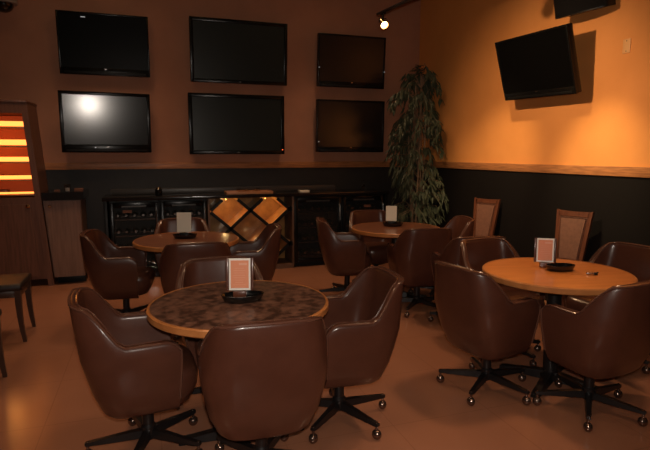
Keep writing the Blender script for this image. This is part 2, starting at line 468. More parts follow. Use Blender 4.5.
oval_dish(.285, 4.86, R(-10), 1.0, 'black oval dish under the cream card on the left back table')
menu(.280, 4.872, R(-14), 'cream_card', None, 'blank cream upright card on the left back table', .13, .185, False)
oval_dish(2.44, 4.98, R(-20), 1.0, 'black oval dish under the cream card on the table by the plant')
menu(2.43, 5.0, R(-24), 'cream_card', None, 'blank cream upright card on the table before the plant', .115, .165, False)
oval_dish(2.552, 2.700, R(-10), .92, 'black oval dish at the foot of the framed menu on the orange-top table')
menu(2.515, 2.802, R(-34), 'white_card', 'salmon', 'tilted salmon menu card in a dark brown frame on the orange-top table', .108, .165, z=.7525)
t = thing('lighter', 'small silver and black lighter lying on the orange wooden table top', 'lighter', (2.635, 2.535, .7515), R(-30))
bm = nb(); add_box(bm, (0, 0, .008), (.045, .022, .014), .003); obj('body', bm, 'silver', t)
bm = nb(); add_box(bm, (.034, 0, .008), (.022, .021, .014), .003); add_tube(bm, [(.035, 0, .012), (.05, 0, .017)], .004, 8); obj('cap', bm, 'black', t)

# ------------------------------------------------------------------ dining chairs
def make_dining(wood, pad, seatm, label, group):
    """front is local +Y"""
    t = thing('dining_chair', label, 'chair', group=group)
    for sx in (-1, 1):   # curved front legs
        bm = nb(); rr = []
        for z, y, w in ((0, .225, .013), (.10, .212, .016), (.22, .203, .019), (.34, .200, .022), (.43, .200, .023)):
            rr.append([bm.verts.new((sx*.195+a*w, y+b*w, z)) for a, b in ((-1, -1), (1, -1), (1, 1), (-1, 1))])
        for p_, q_ in zip(rr, rr[1:]):
            for i in range(4): bm.faces.new((p_[i], p_[(i+1) % 4], q_[(i+1) % 4], q_[i]))
        bm.faces.new(rr[0]); bm.faces.new(list(reversed(rr[-1]))); obj('leg', bm, wood, t)
        bm = nb(); rr = []
        for z, y, w in ((0, -.280, .013), (.15, -.245, .016), (.30, -.215, .019), (.43, -.205, .022)):
            rr.append([bm.verts.new((sx*.142+a*w, y+b*w, z)) for a, b in ((-1, -1), (1, -1), (1, 1), (-1, 1))])
        for p_, q_ in zip(rr, rr[1:]):
            for i in range(4): bm.faces.new((p_[i], p_[(i+1) % 4], q_[(i+1) % 4], q_[i]))
        bm.faces.new(rr[0]); bm.faces.new(list(reversed(rr[-1]))); obj('leg', bm, wood, t)
    bm = nb()
    add_box(bm, (0, .205, .40), (.36, .022, .055), .003); add_box(bm, (0, -.205, .40), (.32, .022, .055), .003)
    for sx in (-1, 1): add_box(bm, (sx*.19, 0, .40), (.022, .40, .055), .003)
    obj('seat_frame', bm, wood, t)
    bm = nb()
    vs = add_box(bm, (0, .005, .455), (.455, .46, .06), .024, 4)
    obj('seat', bm, seatm, t, angle=60)
    # back: tapering, wider at the crown, leaning back
    def B(u, z, y):   # y offset from the lean plane
        return (u, -.215-(z-.43)*.17+y, z)
    def slab(pts, y0, y1, bm):
        a = [bm.verts.new(B(u, z, y0)) for u, z in pts]; b = [bm.verts.new(B(u, z, y1)) for u, z in pts]
        bm.faces.new(a); bm.faces.new(list(reversed(b))); k = len(pts)
        for i in range(k): bm.faces.new((a[i], b[i], b[(i+1) % k], a[(i+1) % k]))
    bm = nb()
    H = 1.0; wt, wb = .166, .124
    for sx in (-1, 1):
        q = [(sx*wb, .43), (sx*(wb-.034), .43), (sx*(wt-.036), H-.01), (sx*wt, H)]
        slab(q, -.016, .016, bm)
    slab([(-wt+.03, H-.055), (wt-.03, H-.055), (wt-.03, H-.008), (0, H-.012), (-wt+.03, H-.008)], -.016, .016, bm)
    slab([(-wb+.02, .50), (wb-.02, .50), (wb-.017, .54), (-wb+.017, .54)], -.014, .014, bm)
    fr = obj('back_frame', bm, wood, t)
    bm = nb()
    q = [(-wb+.032, .545), (wb-.032, .545), (wt-.040, H-.06), (-wt+.040, H-.06)]
    slab(q, -.020, .012, bm)
    q = [(-wb+.045, .56), (wb-.045, .56), (wt-.053, H-.075), (-wt+.053, H-.075)]
    slab(q, .010, .024, bm)
    pd = obj('back_pad', bm, pad, t, smooth=False)
    bm = nb()
    add_tube(bm, [B(*q_, .018) for q_ in ((-wb+.036, .55), (wb-.036, .55), (wt-.044, H-.065), (-wt+.044, H-.065))], .0045, 6, closed=True)
    obj('piping', bm, wood, pd)
    return t
dc = make_dining('chair_wood', 'tan_fabric', 'tan_fabric', 'x', 'tan high-back dining chairs along the orange wall')
dc['label'] = 'tan padded high-back dining chair by the black wall panel, the one nearer the plant'
dc.location = (3.45, 5.03, 0)
d2 = dup(dc, (3.41, 3.67, 0), R(200-90), 'tan padded high-back dining chair against the black wall panel behind the orange-top table')
dc.rotation_euler = (0, 0, R(202-90))
dl = make_dining('dark_wood', 'dark_vinyl', 'dark_vinyl', 'black-seated dark wood dining chair at the left edge, the one nearer the cabinet', 'dark dining chairs at the left edge')
dl.location = (-1.245, 4.83, 0)
dup(dl, (-1.20, 3.70, 0), R(6-90), 'black-seated dark wood dining chair at the left edge, nearer the camera')
dl.rotation_euler = (0, 0, R(1-90))

# ------------------------------------------------------------------ televisions
def make_tv(c, w, h, yaw, tilt, screen, label, bez=.035, bar=.05, round_bar=False, arm=.0, group='televisions on the back wall', wall_gap=.1, roll=0):
    """front is local -Y before yaw; c = centre of the panel"""
    t = thing('television', label, 'television', c, yaw, group)
    Rt = Matrix.Rotation(R(tilt), 3, 'X') @ Matrix.Rotation(roll, 3, 'Y')
    def T(x, y, z): return Rt @ Vector((x, y, z))
    d = .055
    bm = nb()
    add_box(bm, T(0, d/2+.004, 0), (w, d, h), .010, 2, rot=Rt)
    body = obj('housing', bm, 'tv_plastic', t)
    bm = nb()
    sz = (w-2*bez, .02, h-2*bez-bar+.01); scz = (bar)/2
    for sx in (-1, 1): add_box(bm, T(sx*(w/2-bez/2), -.004, 0), (bez, .022, h), .005, rot=Rt)
    add_box(bm, T(0, -.004, h/2-bez/2), (w-.02, .022, bez), .005, rot=Rt)
    add_box(bm, T(0, -.004, -h/2+(bez+bar)/2), (w-.02, .022, bez+bar), .005, rot=Rt)
    obj('bezel', bm, 'tv_plastic', t)
    bm = nb(); add_box(bm, T(0, 0, (bar)/2), (w-2*bez+.004, .008, h-2*bez-bar+.004), 0, rot=Rt); obj('screen', bm, screen, t)
    if bar > .03:
        bm = nb(); add_box(bm, T(0, -.0165, -h/2+bar*.45), (w*.9, .004, bar*.42), .0015, rot=Rt); obj('speaker_grille', bm, 'black', t)
    bm = nb(); add_box(bm, T(0.0, -.0165, -h/2+bar+.012 if bar > .03 else -h/2+bez*.5), (.028, .003, .010), 0, rot=Rt); obj('maker_badge', bm, 'silver', t)
    # wall bracket
    bm = nb()
    if arm:
        add_box(bm, T(0, d+.012, 0), (.22, .02, .22), .003, rot=Rt)
        p = T(0, d+.02, 0)
        add_tube(bm, [p, (p.x, p.y+.05, p.z), (p.x+.02, wall_gap-.02, p.z+.0)], .022, 10)
        add_box(bm, (p.x+.02, wall_gap-.018, p.z), (.16, .022, .30), .003)
    else:
        for sx in (-.18, .18):
            a0 = T(sx, d, h*.22); a1 = T(sx, d, -h*.22)
            bm2 = [(a0.y-.005, a0.z), (wall_gap-.002, a0.z+.02), (wall_gap-.002, a1.z-.02), (a1.y-.005, a1.z)]
            add_prism(bm, bm2, sx-.014, sx+.014, 'x')
    obj('wall_mount', bm, 'black_metal', t)
    return t
yw = 7.15
def back_tv(x0, x1, z0, z1, tilt, yaw, screen, label, gap=.13, **k):
    return make_tv(((x0+x1)/2, yw-gap, (z0+z1)/2), x1-x0, z1-z0, R(yaw), tilt, screen, label, wall_gap=gap, **k)
tv1 = back_tv(-.955, .065, 2.46, 3.175, 4, 0, 'tv_screen_black', 'black flat television at the upper left of the back wall, nearly unlit', bez=.022, bar=.06)
tv2 = back_tv(-.975, .045, 1.53, 2.25, 4.5, 5.4, 'tv_screen_matte', 'lower left black television with a pale round glare on its grey screen', gap=.20, bez=.04, bar=.055)
tv3 = back_tv(.555, 1.825, 2.43, 3.225, 4, 0, 'tv_screen', 'large black television at the upper middle of the back wall', bez=.045, bar=.0)
tv4 = back_tv(.51, 1.775, 1.51, 2.29, 1, 0, 'tv_screen', 'large black television at the lower middle of the back wall with a red standby light', bez=.05, bar=.0)
tv5 = back_tv(2.26, 3.265, 2.44, 3.145, 4, 0, 'tv_screen_warm', 'smaller black television at the upper right of the back wall, next to the spotlight', bez=.022, bar=.055)
tv6 = back_tv(2.24, 3.265, 1.54, 2.265, 2, 0, 'tv_screen_warm', 'lower right black television reflecting brown, just left of the plant', bez=.022, bar=.05)
for tvx, m_, x_, z_ in ((tv4, 'led_red', .60, -.33), (tv5, 'led_or_highlight', .49, -.12), (tv5, 'led_or_highlight', -.49, -.10), (tv6, 'led_or_highlight', -.49, -.22), (tv1, 'led_or_highlight', -.22, .30), (tv2, 'led_or_highlight', -.16, .345), (tv2, 'led_or_highlight', -.14, -.30)):
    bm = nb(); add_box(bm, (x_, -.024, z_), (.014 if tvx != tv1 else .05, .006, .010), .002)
    o = obj('indicator_or_highlight', bm, m_, tvx)
    if tvx == tv1: o['label'] = 'painted highlight, a thin pale glowing strip'  # on this set the glowing strip stands in for a highlight
make_tv((3.567, 4.275, 2.355), .95, .608, R(-88.4), 17.3, 'tv_screen_black', 'black television tilted downward on an arm on the orange wall', bez=.02, bar=.05, arm=1, wall_gap=XR-3.567, roll=R(1.6), group=None)

# ------------------------------------------------------------------ wall speaker, plate, camera dome, track
t = thing('wall_speaker', 'black wall speaker at the top of the orange wall above the tilted television', 'speaker', (3.70, 3.86, 2.885), R(-80))
bm = nb()
pr = []
for i in range(13):
    a = PI*i/12; pr.append((-.26*math.cos(a)*1.0, -.02-.10*math.sin(a)))
pr += [(.24, .10), (-.24, .10)]
add_prism(bm, pr, -.125, .125, 'z')
bmesh.ops.rotate(bm, verts=bm.verts, cent=(0, 0, 0), matrix=Matrix.Rotation(R(14), 3, 'X'))
obj('cabinet', bm, 'black', t)
bm = nb()
pr = [(-.25*math.cos(PI*i/12), -.03-.098*math.sin(PI*i/12)) for i in range(1, 12)]+[(.2, 0), (-.2, 0)]
add_prism(bm, pr, -.112, .112, 'z')
bmesh.ops.rotate(bm, verts=bm.verts, cent=(0, 0, 0), matrix=Matrix.Rotation(R(14), 3, 'X'))
obj('grille', bm, mat('speaker_cloth', (.006, .005, .005), .9, spec=.2), t)
bm = nb(); add_box(bm, (0, .135, 0), (.05, .09, .05), .004); add_box(bm, (0, .178, 0), (.10, .02, .14), .003); obj('wall_mount', bm, 'black_metal', t)

t = thing('wall_plate', 'small cream rectangular plate on the orange wall right of the television', 'plate', (XR-.001, 3.52, 2.42), R(-90))
bm = nb(); add_box(bm, (0, -.004, 0), (.075, .008, .118), .003); obj('cover', bm, 'plate', t)
bm = nb(); add_lathe(bm, [(0, 0), (.004, 0), (.004, .002), (0, .002)], (0, -.008, .042), 10, mtx=Matrix.Rotation(PI/2, 4, 'X')); add_lathe(bm, [(0, 0), (.004, 0), (.004, .002), (0, .002)], (0, -.008, -.042), 10, mtx=Matrix.Rotation(PI/2, 4, 'X')); obj('screw', bm, 'silver', t)

t = thing('dome_camera', 'grey dome security camera at the top left corner of the back wall', 'camera', (-1.46, 6.92, 3.19))
bm = nb(); add_lathe(bm, [(0, .17), (.04, .17), (.09, .14), (.125, .08), (.135, .02), (.135, -.01), (.118, -.014), (0, -.014)], seg=32); obj('hood', bm, 'dome', t, angle=50)
bm = nb(); add_lathe(bm, [(.100, -.014)]+[(.1*math.cos(a), -.014-.095*math.sin(a)) for a in [i*PI/16 for i in range(1, 8)]]+[(0, -.109)], seg=32); obj('bubble', bm, 'dish', t)
bm = nb(); add_tube(bm, [(0, 0, .15), (0, .02, .20), (0, .10, .21), (0, .22, .21)], .025, 12); add_box(bm, (0, .222, .21), (.12, .016, .12), .003); obj('wall_arm', bm, 'dome', t)

# track with two heads, hung from the ceiling on rods
TX, TZ = 2.44, 3.015
t = thing('track_light', 'black ceiling track with a lit spotlight head near the top centre', 'track light', (TX, 5.28, TZ), R(7))
box('track', (0, -1.52, 0), (.035, 3.3, .022), 'black_metal', t, .002)
bm = nb()
for yy in (-1.1, -2.7): add_tube(bm, [(0, yy, .01), (0, yy, ZC-TZ-.012)], .006, 8); add_lathe(bm, [(0, 0), (.04, 0), (.04, .012), (0, .012)], (0, yy, ZC-TZ-.012), 16)
obj('hanging_rod', bm, 'black_metal', t)
def aim(v):   # matrix taking -Z to v
    return v.to_track_quat('-Z', 'Y').to_matrix()
Z7 = Matrix.Rotation(R(-7), 3, 'Z')
def head(parent_t, loc, target_w, base_w):
    """spot head: loc local to the track, target in world"""
    p = Vector(loc)+Vector((0, 0, -.115))
    wp = Matrix.Rotation(R(7), 3, 'Z') @ p + Vector(base_w)
    v = (Vector(target_w)-wp).normalized(); vl = Z7 @ v
    mt = aim(vl).to_4x4()
    bm = nb()
    add_tube(bm, [Vector(loc)+Vector((0, 0, -.005)), Vector(loc)+Vector((0, 0, -.07))], .010, 8)
    add_box(bm, Vector(loc)+Vector((0, 0, -.018)), (.03, .07, .022), .003)
    ax = vl.cross(Vector((0, 0, 1))).normalized()
    add_tube(bm, [p+ax*.045, p+ax*.045+Vector((0, 0, .045)), p-ax*.045+Vector((0, 0, .045)), p-ax*.045], .005, 6)
    hd = obj('lamp_head', bm, 'black_metal', parent_t)
    bm = nb()
    add_lathe(bm, [(0, .065), (.022, .062), (.030, .03), (.034, .0), (.040, -.03), (.043, -.05), (.040, -.05), (.034, -.012), (0, -.008)], p, 24, mtx=mt)
    obj('reflector', bm, 'brass', hd)
    bm = nb(); add_lathe(bm, [(0, -.032), (.034, -.032), (.034, -.036), (0, -.036)], p, 24, mtx=mt); obj('bulb', bm, 'lamp', hd)
    return wp+v*.07, v
def spot(name, loc, v, energy, deg, col=(1, .60, .30), blend=.6, rad=.03):
    l = bpy.data.lights.new(name, 'SPOT'); l.energy = energy; l.color = col; l.spot_size = R(deg); l.spot_blend = blend; l.shadow_soft_size = rad
    o = bpy.data.objects.new(name, l); C.objects.link(o); o.location = loc; o.rotation_euler = Vector(v).to_track_quat('-Z', 'Y').to_euler()
    return o
base = (TX, 5.28, TZ)
lp, v = head(t, (0, 0.02, 0), (2.50, 2.70, .75), base); spot('lamp_table', lp, v, 130, 30, blend=.8)
lp, v = head(t, (0, -1.38, 0), (3.89, 5.40, 1.05), base); spot('lamp_far', lp, v, 150, 44, blend=1.0, col=(1, .74, .38))
lp, v = head(t, (0, -1.7, 0), (3.89, 3.72, 1.10), base); spot('lamp_near', lp, v, 135, 46, blend=1.0, col=(1, .80, .40))

# second track further into the room, its lamp washes the television wall
t2 = thing('track_light', 'black ceiling track deeper in the room that washes the orange wall', 'track light', (1.2, 3.4, 2.93), R(7))
box('track', (0, -.1, 0), (.035, 1.6, .022), 'black_metal', t2, .002)
bm = nb()
for yy in (-.7, .5): add_tube(bm, [(0, yy, .01), (0, yy, ZC-2.93-.012)], .006, 8)
obj('hanging_rod', bm, 'black_metal', t2)
lp, v = head(t2, (0, -.1, 0), (3.89, 4.45, 1.75), (1.2, 3.4, 2.93)); spot('lamp_wash', lp, v, 235, 68, blend=1.0, col=(1, .68, .40))

# unseen ceiling cans added as fill, and to brighten back wall and cabinets
def fill_can(x, y, e, deg=75, tgt=None, col=(1, .62, .36)):
    k = thing('fill_light', 'added unseen ceiling fill light above the %s' % tgt, 'ceiling light', (x, y, ZC), group='added ceiling fill lights')
    bm = nb(); add_lathe(bm, [(.07, -.001), (.095, -.001), (.095, -.01), (.07, -.008)], seg=28); obj('trim_ring', bm, 'dome', k)
    bm = nb(); add_lathe(bm, [(0, -.004), (.07, -.004), (.07, -.006), (0, -.006)], seg=28); obj('lens', bm, 'lamp', k)
    spot('fill_lamp', (x, y, ZC-.02), (0, 0, -1), e, deg, col=col, blend=.8, rad=.22)
FILL_CANS = [(.35, 2.1, 55, 'nearest table'), (.3, 5.3, 90, 'left back table'), (2.6, 2.75, 170, 'orange-top table'), (2.15, 4.7, 70, 'plant table'), (-1.1, 5.7, 90, 'left cabinets'), (-1.4, 1.6, 150, 'near left floor'), (1.6, .4, 100, 'camera end of the room'), (-.3, 6.1, 65, 'left of the television wall'), (2.3, 6.0, 95, 'right of the television wall')]
for x, y, e, n in FILL_CANS: fill_can(x, y, e, 95, n)

# ------------------------------------------------------------------ tapered display tower
t = thing('display_tower', 'tapered wooden display tower with glowing amber shelves at the left edge', 'display case', (-1.62, 6.58, 0))
# front face y=0 local (facing -Y) ; right edge runs x .38@z2.07 -> .52@z.0 ; depth .5
def tower_x(z): return .375+(2.07-z)*.070
D = .52
bm = nb()
zw0, zw1 = 1.03, 1.955        # glowing opening
for sx in (-1, 1):   # side walls with face stiles
    q = [(sx*tower_x(0), 0.0), (sx*tower_x(2.07), 2.07), (sx*(tower_x(2.07)-.062), 2.07), (sx*(tower_x(0)-.062), 0.0)]
    add_prism(bm, q, 0, D)
add_prism(bm, [(-tower_x(1.955)+.05, 1.955), (tower_x(1.955)-.05, 1.955), (tower_x(2.07)-.05, 2.07), (-tower_x(2.07)+.05, 2.07)], .001, D-.001)
add_prism(bm, [(-tower_x(0)+.05, .08), (tower_x(0)-.05, .08), (tower_x(1.03)-.05, 1.03), (-tower_x(1.03)+.05, 1.03)], .02, D-.001)
carc = obj('body', bm, 'tower_wood', t)
bm = nb(); add_box(bm, (0, D/2, 2.085), (.765, D+.03, .03), .006); obj('crown', bm, 'tower_wood', t)
bm = nb(); add_prism(bm, [(-.38, .95), (.33, .95), (.385, .12), (-.42, .12)], .004, .018)
dr = obj('door', bm, 'tower_wood', t)
bm = nb(); add_lathe(bm, [(0, 0), (.018, 0), (.022, .012), (.012, .02), (0, .022)], (.31, 0.004, .93), 16, mtx=Matrix.Rotation(PI/2, 4, 'X')); obj('lock', bm, 'brass', dr)
bm = nb(); add_box(bm, (0, D-.06, 1.49), (.76, .01, .92), 0); obj('backlit_panel', bm, 'amber_back', t)
for k, z in enumerate((1.815, 1.61, 1.43, 1.235, 1.07)):
    w = 2*(tower_x(z)-.068)
    bm = nb(); add_box(bm, (0, .21, z-.012), (w+.02, .36, .016), .002); s = obj('shelf', bm, 'amber_shelf', t)
    h_ = (.055, .06, .05, .04, .02)[k]
    bm = nb(); add_box(bm, (0, .045, z+h_/2+.0), (w+.004, .02, h_), .004); obj('light_strip', bm, 'amber', s)
def pl(loc, e, r=.03, col=(1, .4, .08)):
    l = bpy.data.lights.new('glow', 'POINT'); l.energy = e; l.color = col; l.shadow_soft_size = r
    o = bpy.data.objects.new('glow', l); C.objects.link(o); o.location = loc
for z in (1.78, 1.57, 1.39): pl((-1.62, 6.66, z), 1.1, .05)
for i, (x_, z_, w_) in enumerate(((-.05, 1.231, .19), (.14, 1.231, .12), (-.02, 1.066, .22))):
    o = box('cigar_box', (-1.62+x_, 6.58+.20, z_+.0265), (w_, .12, .042), 'chair_wood', None, .004)
    tag(o, ['flat brown box on the left of the second lowest amber shelf', 'small brown box on the right of the second lowest amber shelf', 'wide brown box on the lowest amber shelf of the tower'][i], 'box', 'boxes on the tower shelves')

# ------------------------------------------------------------------ low cabinet with black top beside the tower
t = thing('base_cabinet', 'brown laminate base cabinet with a black countertop beside the glowing tower', 'cabinet', (-.93, 6.60, 0))
bm = nb(); add_prism(bm, [(-.165, .09), (.16, .09), (.16, .99), (-.228, .99)], 0, .52); obj('body', bm, 'walnut', t)
box('toe_kick', (.005, .30, .045), (.30, .42, .09), 'black', t, .002)
# slanted filler panel following the tower's side
bm = nb(); add_prism(bm, [(-.15, .10), (.152, .10), (.152, .98), (-.212, .98)], -.018, -.001); d = obj('door', bm, 'walnut', t)
bm = nb(); add_lathe(bm, [(0, 0), (.014, 0), (.017, .012), (.010, .02), (0, .021)], (-.16, -.018, .92), 14, mtx=Matrix.Rotation(PI/2, 4, 'X')); obj('knob', bm, 'brass', d)
bm = nb(); add_prism(bm, [(-.225, .991), (.20, .991), (.20, 1.08), (-.231, 1.08)], -.06, .54); obj('countertop', bm, 'counter', t)
ct = 1.081
o = thing('candle_glass', 'small clear glass with an amber candle on the black cabinet top', 'glass', (-.90, 6.62, ct))
bm = nb(); add_lathe(bm, [(0, 0), (.026, 0), (.034, .07), (.036, .085), (.033, .085), (.030, .07), (.023, .006), (0, .006)], seg=24); obj('tumbler', bm, 'clear', o)
bm = nb(); add_lathe(bm, [(0, .007), (.021, .007), (.025, .045), (0, .045)], seg=20); obj('candle', bm, 'white_card', o)
tag(box('small_box', (-.785, 6.64, ct+.018), (.09, .07, .036), 'tan_fabric', None, .003), 'tan little box at the right end of the black cabinet top', 'box', 'things on the cabinet top')
tag(box('matchbox', (-1.01, 6.64, ct+.012), (.055, .05, .024), 'tan_fabric', None, .003), 'tiny tan box left of the candle glass on the cabinet top', 'box', 'things on the cabinet top')

# ------------------------------------------------------------------ back bar
CT = 1.0
TOP = CT+.001
t = thing('bar_counter', 'long black countertop running over the coolers and the diamond rack', 'counter', (1.31, 6.60, 0))
box('countertop', (0, .265, CT-.02), (3.70, .56, .04), 'counter', t, .004)
box('rear_ledge', (-.28, .49, CT+.035), (3.0, .06, .07), 'charcoal', t, .004)
box('end_panel', (-1.82, .28, .48), (.04, .50, .955), 'black', t, .002)
box('end_panel', (1.83, .28, .48), (.04, .50, .955), 'black', t, .002)

bp = None
def bottle_mesh():
    bm = nb()
    mt = Matrix.Rotation(PI/2, 4, 'X')   # neck toward -Y
    add_lathe(bm, [(0, -.14), (.034, -.14), (.037, -.13), (.037, .05), (.030, .08), (.014, .105), (.013, .12)], seg=14, mtx=mt)
    return bm
bottle = thing('wine_bottle', 'x', 'bottle')
obj('body', bottle_mesh(), 'bottle', bottle)
bm = nb(); add_lathe(bm, [(0.0132, .112), (.0145, .112), (.0150, .145), (.0165, .146), (.0165, .153), (0, .153)], seg=12, mtx=Matrix.Rotation(PI/2, 4, 'X')); obj('capsule', bm, 'foil', bottle)
first = [True]
def put_bottle(x, y, z, lab, grp):
    if first[0]:
        first[0] = False; bottle.location = (x, y, z); bottle['label'] = lab; bottle['group'] = grp
    else: dup(bottle, (x, y, z), random.uniform(-.03, .03), lab, grp)
def cooler(x0, x1, label, lab_b, grp, shelves=4, per=5, sticker=None, glow=0):
    t = thing('wine_cooler', label, 'cooler', ((x0+x1)/2, 6.60, 0), 0, 'glass-door coolers under the counter')
    w = x1-x0; H = .955
    bm = nb()
    for sx in (-1, 1): add_box(bm, (sx*(w/2-.012), .29, H/2), (.024, .46, H), .002)
    add_box(bm, (0, .29, H-.014), (w-.05, .46, .026), 0); add_box(bm, (0, .29, .045), (w-.05, .46, .08), 0); add_box(bm, (0, .51, H/2), (w-.05, .02, H-.12), 0)
    obj('cabinet', bm, 'black', t)
    fr = nb(); fw = .042
    for sx in (-1, 1): add_box(fr, (sx*(w/2-fw/2-.004), .03, .50), (fw, .036, .86), .004)
    add_box(fr, (0, .03, .925-fw/2+.005), (w-.092, .034, fw+.02), .004); add_box(fr, (0, .03, .07+fw/2), (w-.092, .034, fw), .004)
    d = obj('door', fr, 'tv_plastic', t)
    bm = nb(); add_box(bm, (0, .034, .50), (w-.08, .006, .79), 0); obj('glass_pane', bm, 'glass', d)
    bm = nb(); add_tube(bm, [(w/2-.03, .012, .60), (w/2-.03, -.018, .62), (w/2-.03, -.018, .82), (w/2-.03, .012, .84)], .007, 8); obj('handle', bm, 'silver', d)
    bm = nb(); add_box(bm, (0, .012, .89), (w*.5, .004, .02), 0); obj('vent', bm, 'charcoal', d)
    if sticker:
        bm = nb(); add_box(bm, (sticker[0], .008, sticker[1]), (.10, .003, .032), 0); obj('sticker', bm, 'tan_fabric', d)
    zs = [.12+k*(.80/shelves) for k in range(shelves)]
    for k, z in enumerate(zs):
        bm = nb()
        add_box(bm, (0, .10, z), (w-.05, .012, .012), 0); add_box(bm, (0, .44, z), (w-.05, .012, .012), 0)
        for q in range(7): add_box(bm, (-w/2+.05+q*(w-.10)/6, .27, z), (.006, .34, .006), 0)
        obj('rack', bm, 'caster', t)
        for q in range(per):
            px = (x0+x1)/2-w/2+.085+q*(w-.17)/(per-1)
            put_bottle(px, 6.60+.30, z+.045, lab_b, grp)
    return t
cooler(-.47, .09, 'left glass-door wine cooler at the end of the back bar, paper sticker on its door', 'dark wine bottle lying inside the leftmost glass-door cooler', 'bottles in the leftmost cooler', sticker=(-.08, .83))
cooler(.11, .67, 'glass-door wine cooler between the leftmost cooler and the diamond rack', 'dark wine bottle lying inside the cooler left of the diamond rack', 'bottles in the cooler left of the rack')
cooler(1.80, 2.46, 'glass-door wine cooler directly right of the lit diamond rack', 'dark wine bottle lying inside the cooler right of the diamond rack', 'bottles in the cooler right of the rack', per=6)
cooler(2.48, 3.10, 'glass-door cooler at the far right end of the back bar, pale sticker on its door', 'dark wine bottle lying inside the rightmost cooler', 'bottles in the rightmost cooler', per=5, sticker=(.05, .80))

# diamond rack
t = thing('wine_rack', 'wooden wine rack with black-edged diamond cells lit copper from inside', 'wine rack', (1.235, 6.60, 0))
RX0, RX1, RZb, RZt = -.52, .52, .075, .935
DP = .40
bm = nb()
for sx in (-1, 1): add_box(bm, (sx*(.545), .22, .48), (.022, .42, .955), .001)
add_box(bm, (0, .22, .03), (1.06, .42, .06), 0)
obj('carcass', bm, 'bin_wood', t)
bm = nb(); add_box(bm, (0, .425, .505), (1.06, .012, .89), 0); obj('back_panel', bm, 'copper', t)
px_, pz_ = .515, .46       # lattice pitch
cx0 = 0.955-1.235
def clip(x0, z0, x1, z1):
    # Liang-Barsky to the rack opening
    dx, dz = x1-x0, z1-z0; a, b = 0, 1
    for p_, q_ in ((-dx, x0-RX0), (dx, RX1-x0), (-dz, z0-RZb), (dz, RZt-z0)):
        if abs(p_) < 1e-9:
            if q_ < 0: return None
        else:
            r_ = q_/p_
            if p_ < 0: a = max(a, r_)
            else: b = min(b, r_)
    if a >= b: return None
    return (x0+a*dx, z0+a*dz, x0+b*dx, z0+b*dz)
zc_ = .795
bmw = nb(); bme = nb()
for s in (1, -1):
    for k in range(-4, 5):
        # diagonals through the diamond vertices (cx0 + k*px, zc_)
        X0 = cx0+px_/2+k*px_
        seg_ = clip(X0-3*px_/2, zc_-s*3*pz_/2, X0+3*px_/2, zc_+s*3*pz_/2)
        if not seg_: continue
        x0, z0, x1, z1 = seg_
        d_ = Vector((x1-x0, 0, z1-z0)); L_ = d_.length
        if L_ < .06: continue
        ang = math.atan2(d_.z, d_.x)
        rt = Matrix.Rotation(-ang, 3, 'Y'); mc = Vector(((x0+x1)/2, 0, (z0+z1)/2))
        add_box(bmw, mc+Vector((0, .215, 0)), (L_, DP, .017), 0, rot=rt)
        add_box(bme, mc+Vector((0, .008, 0)), (L_+.012, .014, .040), 0, rot=rt)
obj('divider', bmw, mat('bin_divider_lit_wood', (.72, .40, .15), .35, noise=(9, (.60, .30, .10), 5)), t)  # divider wood lightened, the lamplit strip is put into its colour
obj('front_edging', bme, 'black', t)
for xx in (cx0, cx0+px_):
    wx = 1.235+xx
    bm = nb(); add_lathe(bm, [(0, 0), (.022, 0), (.026, .008), (0, .008)], (xx-.02, .19, .925), 14); obj('puck_lamp', bm, 'brass', t)
    pl((wx-.035, 6.77, .90), 1.0, .02, (1, .62, .24))
pl((1.235+.02, 6.77, .45), .10, .02, (1, .62, .3))

# stemware hanging row on the counter's underside is seen as glints: glasses standing on the counter
tr = thing('serving_tray', 'wooden tray with glassware on the black counter above the diamond rack', 'tray', (1.22, 6.76, TOP))
bm = nb(); add_box(bm, (0, 0, .008), (.60, .26, .016), .004)
for sy in (-1, 1): add_box(bm, (0, sy*.124, .022), (.60, .012, .024), .003)
for sx in (-1, 1): add_box(bm, (sx*.294, 0, .022), (.012, .236, .024), .003)
obj('tray_board', bm, 'tray_wood', tr)
def glass_mesh():
    bm = nb(); add_lathe(bm, [(0, 0), (.026, 0), (.030, .004), (.032, .048), (.030, .048), (.027, .006), (0, .006)], seg=16); return bm
g0 = tag(obj('shot_glass', glass_mesh(), 'clear', loc=(1.16, 6.74, TOP+.016)), 'small clear glass on the wooden tray over the diamond rack', 'glass', 'glasses on the wooden tray')
for x_, y_ in ((1.10, 6.80), (1.22, 6.79), (1.29, 6.73), (1.35, 6.80)):
    o = g0.copy(); C.objects.link(o); o.location = (x_, y_, TOP+.016)
tag(box('coaster_stack', (1.97, 6.76, TOP+.013), (.13, .12, .026), 'cream_card', None, .003), 'short stack of pale coasters on the counter right of the tray', 'coasters')
ks = thing('counter_jar', 'small dark jar on the counter between the two left coolers', 'jar', (.10, 6.80, TOP))
bm = nb(); add_lathe(bm, [(0, 0), (.04, 0), (.043, .01), (.043, .07), (.03, .085), (0, .085)], seg=20); obj('body', bm, 'dish', ks)
bm = nb(); add_lathe(bm, [(0, .084), (.032, .084), (.032, .10), (0, .102)], seg=20); obj('lid', bm, 'brass', ks)
sg = thing('stemmed_glass', 'clear stemmed glass upside down on the counter at the right end', 'glass', (2.86, 6.78, TOP), 0)
bm = nb(); add_lathe(bm, [(.034, 0), (.038, .03), (.034, .06), (.012, .08), (.004, .09), (.004, .135), (.032, .142), (.032, .145), (0, .147)], seg=18); obj('bowl', bm, 'clear', sg)

